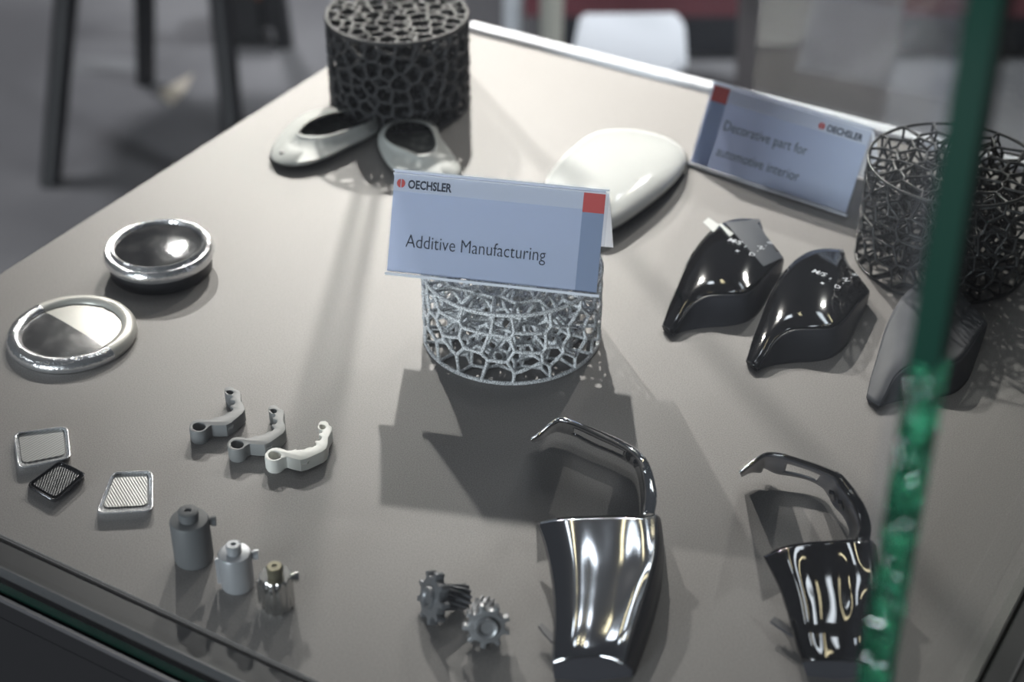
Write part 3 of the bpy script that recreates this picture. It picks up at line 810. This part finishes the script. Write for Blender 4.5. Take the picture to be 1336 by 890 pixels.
# ------------------------------------------------------------------ grey oval bezels
def polar(pts, c, n=72, ang0=0.0):
    base = spline([Vector((x, y)) for x, y in pts], 12, closed=True); out = []
    for k in range(n):
        a = 2*math.pi*k/n; d = Vector((math.cos(a), math.sin(a))); best = None
        for i in range(len(base)):
            p, q = base[i-1]-Vector(c), base[i]-Vector(c); e = q-p
            den = d.x*e.y - d.y*e.x
            if abs(den) < 1e-9: continue
            tt = (p.x*e.y - p.y*e.x)/den; ss = (p.x*d.y - p.y*d.x)/den
            if tt > 0 and -1e-6 <= ss <= 1+1e-6: best = max(best or 0, tt)
        out.append(Vector(c) + d*(best or 1))
    return out
def bezel(label, outline, opening, c, hole, group):
    f = lambda pts: [(330+x/3.4226, y/3.4226) for x, y in pts]
    O = polar(f(outline), f([c])[0]); I = polar(f(opening), f([c])[0])
    t = thing('oval_bezel', label, 'bezel', P(*f([c])[0]), group)
    def lp(w, z, dy=0): return [P(a.x*(1-w)+b.x*w, a.y*(1-w)+b.y*w+dy, z) for a, b in zip(O, I)]
    bm, _ = grid_bm([lp(.06, .0001, 2.5), lp(0, .0035, 1.5), lp(.0, .0060), lp(.10, .0078), lp(.5, .0100), lp(.84, .0128), lp(.93, .0140), lp(1.0, .0134), lp(1.03, .0110), lp(1.05, .0004, 2)], close_u=True)
    obj('ring_body', bm, M['sleeve'], t, smooth=50)
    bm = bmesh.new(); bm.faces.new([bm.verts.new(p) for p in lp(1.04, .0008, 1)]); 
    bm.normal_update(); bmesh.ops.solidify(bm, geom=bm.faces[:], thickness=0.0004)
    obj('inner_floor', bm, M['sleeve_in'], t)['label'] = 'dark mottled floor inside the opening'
    bm, _ = grid_bm([lp(.02, .0032, 4), lp(-.015, .0016, 3), lp(-.005, .0001, 2), lp(.2, .0001, 2)], close_u=True)
    obj('under_rim', bm, M['seal'], t)
    if hole:
        hp = P(330+hole[0]/3.4226, hole[1]/3.4226, .0082); bm = bmesh.new()
        lathe(bm, [(0, .0012), (.0014, .0012), (.0016, .0), (.0016, -.002)], hp, 16); obj('pin', bm, M['seal'], t)
bezel('light grey oval bezel with a long teardrop opening, left of the pair',
    [(75,690),(90,645),(130,590),(190,530),(250,500),(330,480),(400,468),(480,475),(540,500),(566,540),(558,578),(520,610),(440,650),(360,690),(270,725),(180,738),(110,725)],
    [(205,592),(250,545),(320,515),(400,495),(480,490),(530,508),(545,532),(500,552),(420,578),(340,602),(270,608),(220,604)], (380, 550), (130, 685), 'grey bezels')
bezel('light grey bezel with a rounded trapezoid opening, partly hidden by the front card',
    [(560,645),(562,600),(590,558),(640,532),(700,522),(770,530),(815,560),(840,615),(880,670),(925,740),(926,780),(880,800),(780,802),(690,795),(630,760),(585,705)],
    [(588,600),(612,562),(660,542),(735,542),(790,565),(812,610),(818,650),(795,680),(740,690),(690,670),(630,645),(596,622)], (710, 615), None, 'grey bezels')

# ------------------------------------------------------------------ round discs
def split_x(bm, co, no, keep_pos):
    bmesh.ops.bisect_plane(bm, geom=bm.verts[:]+bm.edges[:]+bm.faces[:], plane_co=co, plane_no=no, clear_inner=keep_pos, clear_outer=not keep_pos)
RD = 0.0375
c = P(95, 441, 0); c.z = TZ
t = thing('round_cover_disc', 'flat round disc, half mirror finish and half plain pearl, nearer the left glass edge', 'disc', c, 'round cover discs')
rimprof = [(.0285, .0052), (.0290, .0068), (.0310, .0078), (.0335, .0080), (.0360, .0066), (.0374, .0044), (.0376, .0022), (.0366, .0004)]
lensprof = [(0, .0062), (.012, .0061), (.022, .0056), (.0286, .0050), (.0286, .0030)]
pa, pb_ = P(55, 403, .006), P(151, 461, .006); dn = Vector((-(pb_-pa).y, (pb_-pa).x, 0)).normalized()
for pos, names, mm in ((True, ('plain_lens', 'plain_rim'), (M['satinw'], M['satinw'])), (False, ('mirror_lens', 'mirror_rim'), (M['disc2'], M['rchrome']))):
    for nm, pr_, m_ in zip(names, (lensprof, rimprof), mm):
        bm = lathe(bmesh.new(), pr_, c, 96); split_x(bm, pa, dn, pos); obj(nm, bm, m_, t, smooth=50)
bm = lathe(bmesh.new(), [(0, .0001), (.0360, .0001), (.0366, .0012), (.0300, .0026), (0, .0026)], c, 96); obj('base_plate', bm, M['seal'], t, smooth=40)
c = P(211, 351, 0); c.z = TZ
t = thing('round_cover_disc', 'thick round disc with smoked mirror lens, chrome ring and black skirt', 'disc', c, 'round cover discs')
z0 = .0135; s = 0.92
bm = lathe(bmesh.new(), [(0, z0+.0046), (.010, z0+.0045), (.020, z0+.0041), (.0268, z0+.0035), (.0270, z0+.001)], c, 96); obj('mirror_lens', bm, M['disc'], t, smooth=50)
bm = lathe(bmesh.new(), [(.0264, z0+.0034), (.0272, z0+.0052), (.0284, z0+.0056), (.0292, z0+.0046), (.0300, z0+.0034), (.0318, z0+.0036), (.0332, z0+.002), (.0338, z0-.0012), (.0330, z0-.0036), (.0310, z0-.0042)], c, 96); obj('chrome_ring', bm, M['rchrome'], t, smooth=40)
bm = lathe(bmesh.new(), [(0, .0001), (.0305, .0001), (.0312, .001), (.0316, z0-.0040), (0, z0-.0040)], c, 64); obj('black_skirt', bm, M['seal'], t, smooth=40)

# ------------------------------------------------------------------ textured tiles
def rquad(q, r=0.16, n=5):
    out = []
    for i in range(4):
        p0, p1, p2 = Vector(q[i-1]), Vector(q[i]), Vector(q[(i+1) % 4])
        a = p1 + (p0-p1)*r; b = p1 + (p2-p1)*r
        for k in range(n+1):
            s = k/n; out.append(a*(1-s)**2 + p1*2*s*(1-s) + b*s*s)
    return out
def tile(label, q, h, mf, mi, inner=.80):
    cx, cy = sum(p[0] for p in q)/4, sum(p[1] for p in q)/4
    loop = rquad(q)
    def lp(s, z, dy=0): return [P(cx+(p.x-cx)*s, cy+(p.y-cy)*s+dy, z) for p in loop]
    t = thing('textured_tile', label, 'tile', P(cx, cy), 'small textured tiles')
    bm, _ = grid_bm([lp(.99, .0001, 2), lp(1.0, h*.55, .8), lp(.985, h*.95), lp(.95, h), lp(.92, h*.96), lp(inner+.02, h*.55), lp(inner, h*.5)], close_u=True)
    obj('frame', bm, mf, t, smooth=40)
    bm = bmesh.new(); v = [bm.verts.new(p) for p in lp(inner, h*.5)]; bm.faces.new(v); bm.normal_update(); bmesh.ops.solidify(bm, geom=bm.faces[:], thickness=0.001)
    obj('ribbed_panel', bm, mi, t, smooth=0)
rib1 = ridged('silver_ribbed', (0.27, 0.27, 0.265), (0.44, 0.44, 0.43), 190, R2(42), 0.4, 0.15)
rib3 = ridged('pearl_ribbed', (0.31, 0.31, 0.30), (0.43, 0.43, 0.42), 230, R2(-30), 0.4, 0.15)
rib2 = ridged('charcoal_ribbed', (0.016, 0.017, 0.02), (0.034, 0.036, 0.041), 240, R2(0), 0.35, 0.2)
tile('silver ribbed tile with a chrome frame, upper left of three, touching the black one', [(17,564),(89,555),(93,598),(23,612)], .0050, M['tchrome'], rib1)
tile('black ribbed tile with a dark glossy frame, between the two silver ones', [(33,633),(78,600),(114,618),(72,656)], .0045, M['bchrome'], rib2, .82)
tile('pale ribbed tile with a wide chrome frame, standing apart on the right', [(146,615),(200,613),(200,667),(124,671)], .0050, M['tchrome'], rib3, .77)

# ------------------------------------------------------------------ curved clamps
cl_out = [(105,430),(112,400),(135,378),(170,364),(215,362),(265,367),(300,358),(330,341),(345,345),(370,336),(395,328),(415,312),(432,302),(455,296),(472,278),(462,264),(446,258),(452,246),(478,238),(488,222),(480,208),(450,202),(446,190),(466,180),(460,166),(430,160),(410,142),(398,122),(402,102),(440,90),(470,98),(485,112),(520,122),(536,150),(536,205),(560,245),(568,280),(552,310),(505,350),(460,388),(415,412),(350,414),(290,412),(262,430),(240,455),(200,470),(150,470),(118,456)]
def cvc(X, Y, z): return P(230 + X/6.357, 490 + Y/6.357, z)
def clamp(label):
    t = thing('curved_clamp', label, 'clamp', (cvc(350, 380, 0).x, cvc(350, 380, 0).y, TZ), 'curved clamps')
    L_ = t.location
    def loc2(pts, z): return [(p.x-L_.x, p.y-L_.y) for p in [cvc(x, y, z) for x, y in pts]]
    def ell(cx, cy, rx, ry, n=20): return [(cx+rx*math.cos(2*math.pi*k/n), cy+ry*math.sin(2*math.pi*k/n)) for k in range(n)]
    bm = curve_fill([loc2(cl_out, .0087), loc2(ell(188, 423, 54, 33), .0087), loc2(ell(441, 140, 30, 17), .0087)], 0.0078, 0.0004)
    bmesh.ops.translate(bm, verts=bm.verts, vec=L_ + Vector((0, 0, .0048)))
    obj('toothed_arm', bm, M['clampg'], t, smooth=35)
    low = [(412,150),(440,175),(450,240),(440,290),(400,325),(340,350),(345,380),(440,350),(520,290),(535,240),(520,170),(480,130)]
    bm = curve_fill([loc2(low, .0087)], 0.0009, 0)
    bmesh.ops.translate(bm, verts=bm.verts, vec=L_ + Vector((0, 0, .0006)))
    obj('lower_rib', bm, M['clampg'], t, smooth=35)
    bm = bmesh.new(); lathe(bm, [(.0035, .0001), (.0048, .0001), (.0050, .0010), (.0035, .0010)], (cvc(188, 423, .0087).x, cvc(188, 423, .0087).y, TZ), 32)
    obj('eyelet_collar', bm, M['clampg'], t, smooth=35)
    bm = bmesh.new()
    q = [cvc(432, 438, .0068), cvc(470, 424, .0068), cvc(470, 436, .0050), cvc(432, 452, .0050)]
    f = [bm.verts.new(p) for p in q]; b = [bm.verts.new(p+Vector((0, .002, 0))) for p in q]
    bm.faces.new(f); bm.faces.new(b[::-1])
    for i in range(4): bm.faces.new((f[i], f[(i+1) % 4], b[(i+1) % 4], b[i]))
    obj('side_lug', bm, M['clampl'], t)
    return t
k1 = clamp('grey toothed curved clamp, leftmost and highest of three in a row')
def recolor(root, m):
    for ch in root.children:
        ch.data = ch.data.copy(); ch.data.materials[0] = m
eye0, tip0 = cvc(188, 423, .0087), cvc(441, 140, .0087)
def place_clamp(e, tp, label, m):
    a1, b1 = cvc(*e, .0087), cvc(*tp, .0087)
    r = dup(k1, label, rigid(eye0, tip0, a1, b1)); recolor(r, m); return r
place_clamp((505, 570), (815, 283), 'mid grey toothed curved clamp between the darker and the white one', M['clampl'])
k3 = place_clamp((815, 660), (1160, 455), 'white toothed curved clamp, nearest and rightmost of three in a row', M['clampw'])

# ------------------------------------------------------------------ canisters
def canister(label, px, py, r, h, m, capr, caph, fin, ribs=0):
    p = P(px, py); c = Vector((p.x, p.y + r, TZ))
    t = thing('small_canister', label, 'canister', c, 'small canisters')
    bm = bmesh.new()
    if ribs:
        n = 72; rings = []
        for z, rr in ((.0002, r*.93), (.0012, r), (h-.0012, r), (h-.0002, r*.93)):
            rings.append([Vector((c.x+math.cos(2*math.pi*k/n)*rr*(1+.03*(1 if (k//3) % 2 else -1)), c.y+math.sin(2*math.pi*k/n)*rr*(1+.03*(1 if (k//3) % 2 else -1)), TZ+z)) for k in range(n)])
        _, V = grid_bm(rings, bm, close_u=True); bm.faces.new(V[0][::-1]); bm.faces.new(V[-1])
    else:
        lathe(bm, [(0, .0002), (r*.9, .0002), (r*.97, .0010), (r, .0022), (r, h-.0014), (r*.95, h-.0003), (r*.85, h), (0, h)], c, 48)
    obj('body', bm, m, t, smooth=35)
    bm = lathe(bmesh.new(), [(capr*.95, h-.0002), (capr*.95, h+caph*.35), (capr, h+caph*.4), (capr, h+caph*.9), (capr*.85, h+caph), (capr*.35, h+caph), (capr*.3, h+caph*.82), (0, h+caph*.82)], c, 32)
    obj('cap', bm, m, t, smooth=35)
    bm = bmesh.new(); a = Vector((c.x+r*.9, c.y+r*.15, TZ+h-.0030)); b = a + Vector((.0024, .0003, 0))
    tube(bm, [a, b], [.0020, .0020], 14); tube(bm, [b-Vector((.0008, 0, 0)), b+Vector((.0014, .0002, 0))], [.0026, .0026], 16)
    obj('side_port', bm, m, t, smooth=40)
    if fin:
        bm = bmesh.new(); box(bm, (c.x-r-.0016, c.y-.0008, TZ+.002), (c.x-r*.95, c.y+.0008, TZ+h-.004)); bevel(bm, .0003, 1)
        obj('fin', bm, m, t)
    return t
canister('matt slate grey canister with a round cap, tallest of three', 250, 747, .0096, .0262, M['can1'], .0050, .0052, False)
canister('bright silver grey canister with a knob cap, middle of three', 308, 779, .0080, .0215, M['can2'], .0037, .0050, True)
cn = canister('ribbed brushed metal canister with brass-toned cap, smallest of three', 361, 805, .0078, .0200, M['can3'], .0039, .0052, True, 1)
M['brass'] = mat('brass_tone', (0.20, 0.185, 0.13), 0.35, metal=0.7)
for ch in cn.children:
    if ch.name.startswith('cap'): ch.data.materials[0] = M['brass']

# ------------------------------------------------------------------ helical gears
def gear(label, m, wheel_c, axis, Rr=.0112):
    """wheel_c: centre of the wheel's outer face, axis: direction of the shaft"""
    t = thing('helical_gear', label, 'gear', (wheel_c.x, wheel_c.y, TZ), 'helical gears')
    q = axis.to_track_quat('Z', 'Y').to_matrix().to_4x4(); mt = Matrix.Translation(wheel_c) @ q
    pts = []; nt_ = 9
    for k in range(nt_):
        for da, rr in ((-.30, .76), (-.20, .80), (-.16, .95), (-.10, 1.0), (.10, 1.0), (.16, .95), (.20, .80), (.30, .76)):
            a = 2*math.pi*(k + da)/nt_; pts.append((math.cos(a)*Rr*rr, math.sin(a)*Rr*rr))
    bm = curve_fill([pts], .0048, .0004)
    bmesh.ops.translate(bm, verts=bm.verts, vec=(0, 0, .0024)); bmesh.ops.transform(bm, matrix=mt, verts=bm.verts)
    obj('gear_wheel', bm, m, t, smooth=35)
    bm = bmesh.new(); lathe(bm, [(0, -.0002), (.0030, -.0004), (.0038, -.0016), (.0050, -.0018), (.0056, -.0008), (.0056, .001)], (0, 0, 0), 40)
    bmesh.ops.transform(bm, matrix=mt, verts=bm.verts); obj('hub', bm, m, t, smooth=50)
    bm = bmesh.new(); rings = []; n = 96; Ls = .0150
    for i in range(17):
        z = .0046 + Ls*i/16; tw = 0.9*i/16
        rings.append([Vector((math.cos(a)*rr, math.sin(a)*rr, z)) for a, rr in [(2*math.pi*k/n + tw, .0056 + .0007*math.tanh(3*math.cos(12*2*math.pi*k/n))) for k in range(n)]])
    _, V = grid_bm(rings, bm, close_u=True); bm.faces.new(V[0][::-1]); bm.faces.new(V[-1])
    bmesh.ops.transform(bm, matrix=mt, verts=bm.verts); obj('helical_shaft', bm, m, t, smooth=35)
    return t
tilt = math.asin((.0112-.0062)/.0198)
def gear_at(label, m, px, py, az, Rr=.0112):
    tilt = math.asin((Rr-.0062)/.0198)
    axis = Vector((math.cos(az)*math.cos(tilt), math.sin(az)*math.cos(tilt), -math.sin(tilt)))
    cz = Rr*math.cos(tilt) + .0004
    c = P(px, py, cz); return gear(label, m, c, axis, Rr)
gear_at('gunmetal gear with its helical shaft pointing right, left of the pair', M['gear'], 560, 780, R2(24), .0128)
gear_at('gunmetal toothed gear lying face towards the viewer, right of the pair', M['gear2'], 635, 819, R2(94))

# ------------------------------------------------------------------ background
def F(px, py, h=0.0):      # point at height h above the floor
    return P(px, py, h - TZ)
def stool(label, feet, tops, seat_c, seat_r):
    t = thing('bar_stool', label, 'bar stool', (seat_c.x, seat_c.y, 0), 'bar stools')
    for f_, tp in zip(feet, tops):
        bm = bmesh.new(); tube(bm, [f_, (f_+tp)/2, tp], [.019, .022, .024], 12); obj('leg', bm, M['stool'], t, smooth=50)
    bm = lathe(bmesh.new(), [(0, .68), (seat_r*.9, .68), (seat_r, .70), (seat_r, .73), (seat_r*.9, .75), (0, .75)], seat_c, 40)
    obj('seat', bm, M['stool'], t, smooth=40)
f1, f2 = F(66, 240), F(190, 108)
f3 = F(312, 262); 
sc = Vector((-0.62, 3.05, 0))
tops = [Vector((-0.72, 2.96, .69)), Vector((-0.66, 3.14, .69)), Vector((-0.53, 2.95, .69)), Vector((-0.50, 3.14, .69))]
stool('black bar stool on slim splayed legs behind the case at left', [f1, f2, f3, F(372, 60)], tops, sc, .19)
# bag behind the stool
bc = F(318, 66)
t = thing('leather_bag', 'small dark bag with a tan leather flap on the floor near the stool', 'bag', (bc.x, bc.y, 0))
bm = bmesh.new(); bmesh.ops.create_cube(bm, size=1)
for v in bm.verts: v.co = Vector((bc.x + v.co.x*.13, bc.y+.06 + v.co.y*.10, .075 + v.co.z*.15))
bevel(bm, .03, 4); obj('pouch', bm, M['stool'], t, smooth=50)
bm = bmesh.new(); bmesh.ops.create_cube(bm, size=1)
for v in bm.verts: v.co = Vector((bc.x + v.co.x*.125, bc.y+.055 + v.co.y*.13, .135 + v.co.z*.05))
bevel(bm, .02, 4); obj('flap', bm, M['leather'], t, smooth=50)
# thin plates whose colour paints patches of light on the floor
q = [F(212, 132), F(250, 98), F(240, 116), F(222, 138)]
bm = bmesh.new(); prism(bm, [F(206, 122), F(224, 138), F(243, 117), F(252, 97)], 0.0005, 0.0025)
tag(obj('light_patch', bm, M['lpatch'], origin=(q[0].x, q[0].y, 0)), 'small beige light patch painted on the dark floor', 'light_patch')
bm = bmesh.new(); prism(bm, [F(95, 96), F(182, 92), F(178, 78), F(100, 74)], 0.0005, 0.002)  # grey plate painting a second patch of light
tag(obj('light_patch', bm, mat('grey_light_patch', (0.17, 0.17, 0.175), 0.6), origin=F(140, 85)), 'faint pale grey light patch painted on the dark floor between stool legs', 'light_patch')

# maroon sofa
y0 = F(800, 60).y
t = thing('maroon_bench', 'dark maroon upholstered bench beyond the back rail', 'bench', (0.62, y0+.5, 0))
def wbox(name, m, a, b, bev, parent):
    bm = bmesh.new(); box(bm, a, b); bevel(bm, bev, 3); return obj(name, bm, m, parent, smooth=50)
wbox('seat_cushion', M['maroon'], (0.02, y0-.10, .11), (1.5, y0+.6, .42), .03, t)
wbox('plinth_base', M['navy'], (0.06, y0-.04, 0.001), (1.46, y0+.56, .105), .01, t)
wbox('backrest', M['maroon'], (0.02, y0+.61, .24), (1.5, y0+.8, .85), .03, t)
# white low table
h = .40
pts = [F(757, 16, h), F(885, 15, h), F(894, 30, h), F(897, 78, h), F(870, 100, h), F(760, 110, h), F(748, 60, h)]
ctr = sum(pts, Vector())/len(pts)
t = thing('side_table', 'white low side table with a clipped corner beyond the back rail', 'side table', (ctr.x, ctr.y, 0))
bm = bmesh.new(); prism(bm, pts, h-.02, h); bmesh.ops.recalc_face_normals(bm, faces=bm.faces); bevel(bm, .006, 2); obj('top', bm, M['whitet'], t)
for i in (0, 1, 3, 5):
    p = ctr + (pts[i]-ctr)*.8; bm = bmesh.new(); tube(bm, [Vector((p.x, p.y, .001)), Vector((p.x, p.y, h-.021))], .012, 10); obj('leg', bm, M['trim'], t)
# pale chair legs between the black cylinder and the side table
for (xa, ya, xb, yb, w, m, lab) in ((678, -40, 670, 55, .018, 'whitet', 'slim white upright post beyond the back rail, left of two'),
                                (722, 12, 719, 66, .020, 'cream', 'short cream post beyond the back rail, right of two')):
    a = F(xb, yb, 0.25); 
    tp = .95 if ya < 0 else .42
    bm = bmesh.new(); tube(bm, [Vector((a.x, a.y, .001)), Vector((a.x, a.y, tp))], w, 14)
    tag(obj('post', bm, M[m], origin=(a.x, a.y, 0)), lab, 'post', None)
# grey pillar-like bin behind the rear card
t = thing('waste_bin', 'tapered grey bin beyond the glass behind the rear card', 'bin', F(1050, 200, 0))
b = F(1050, 190, 0.0)
bm = lathe(bmesh.new(), [(0, .001), (.135, .001), (.155, .60), (.150, .60), (.130, .02), (0, .02)], (b.x, b.y, 0), 40)
obj('bin_body', bm, M['greyf'], t, smooth=50)
bm = lathe(bmesh.new(), [(.149, .60), (.158, .598), (.160, .615), (.149, .615)], (b.x, b.y, 0), 40)
obj('bin_rim', bm, M['stool'], t, smooth=50)
# hall behind (seen only in reflections)
bm = bmesh.new(); box(bm, (-6, 8.9, 0), (6, 9, 4.2)); struct(obj('wall_back', bm, M['greyf'], smooth=0))
bpy.context.view_layer.update()
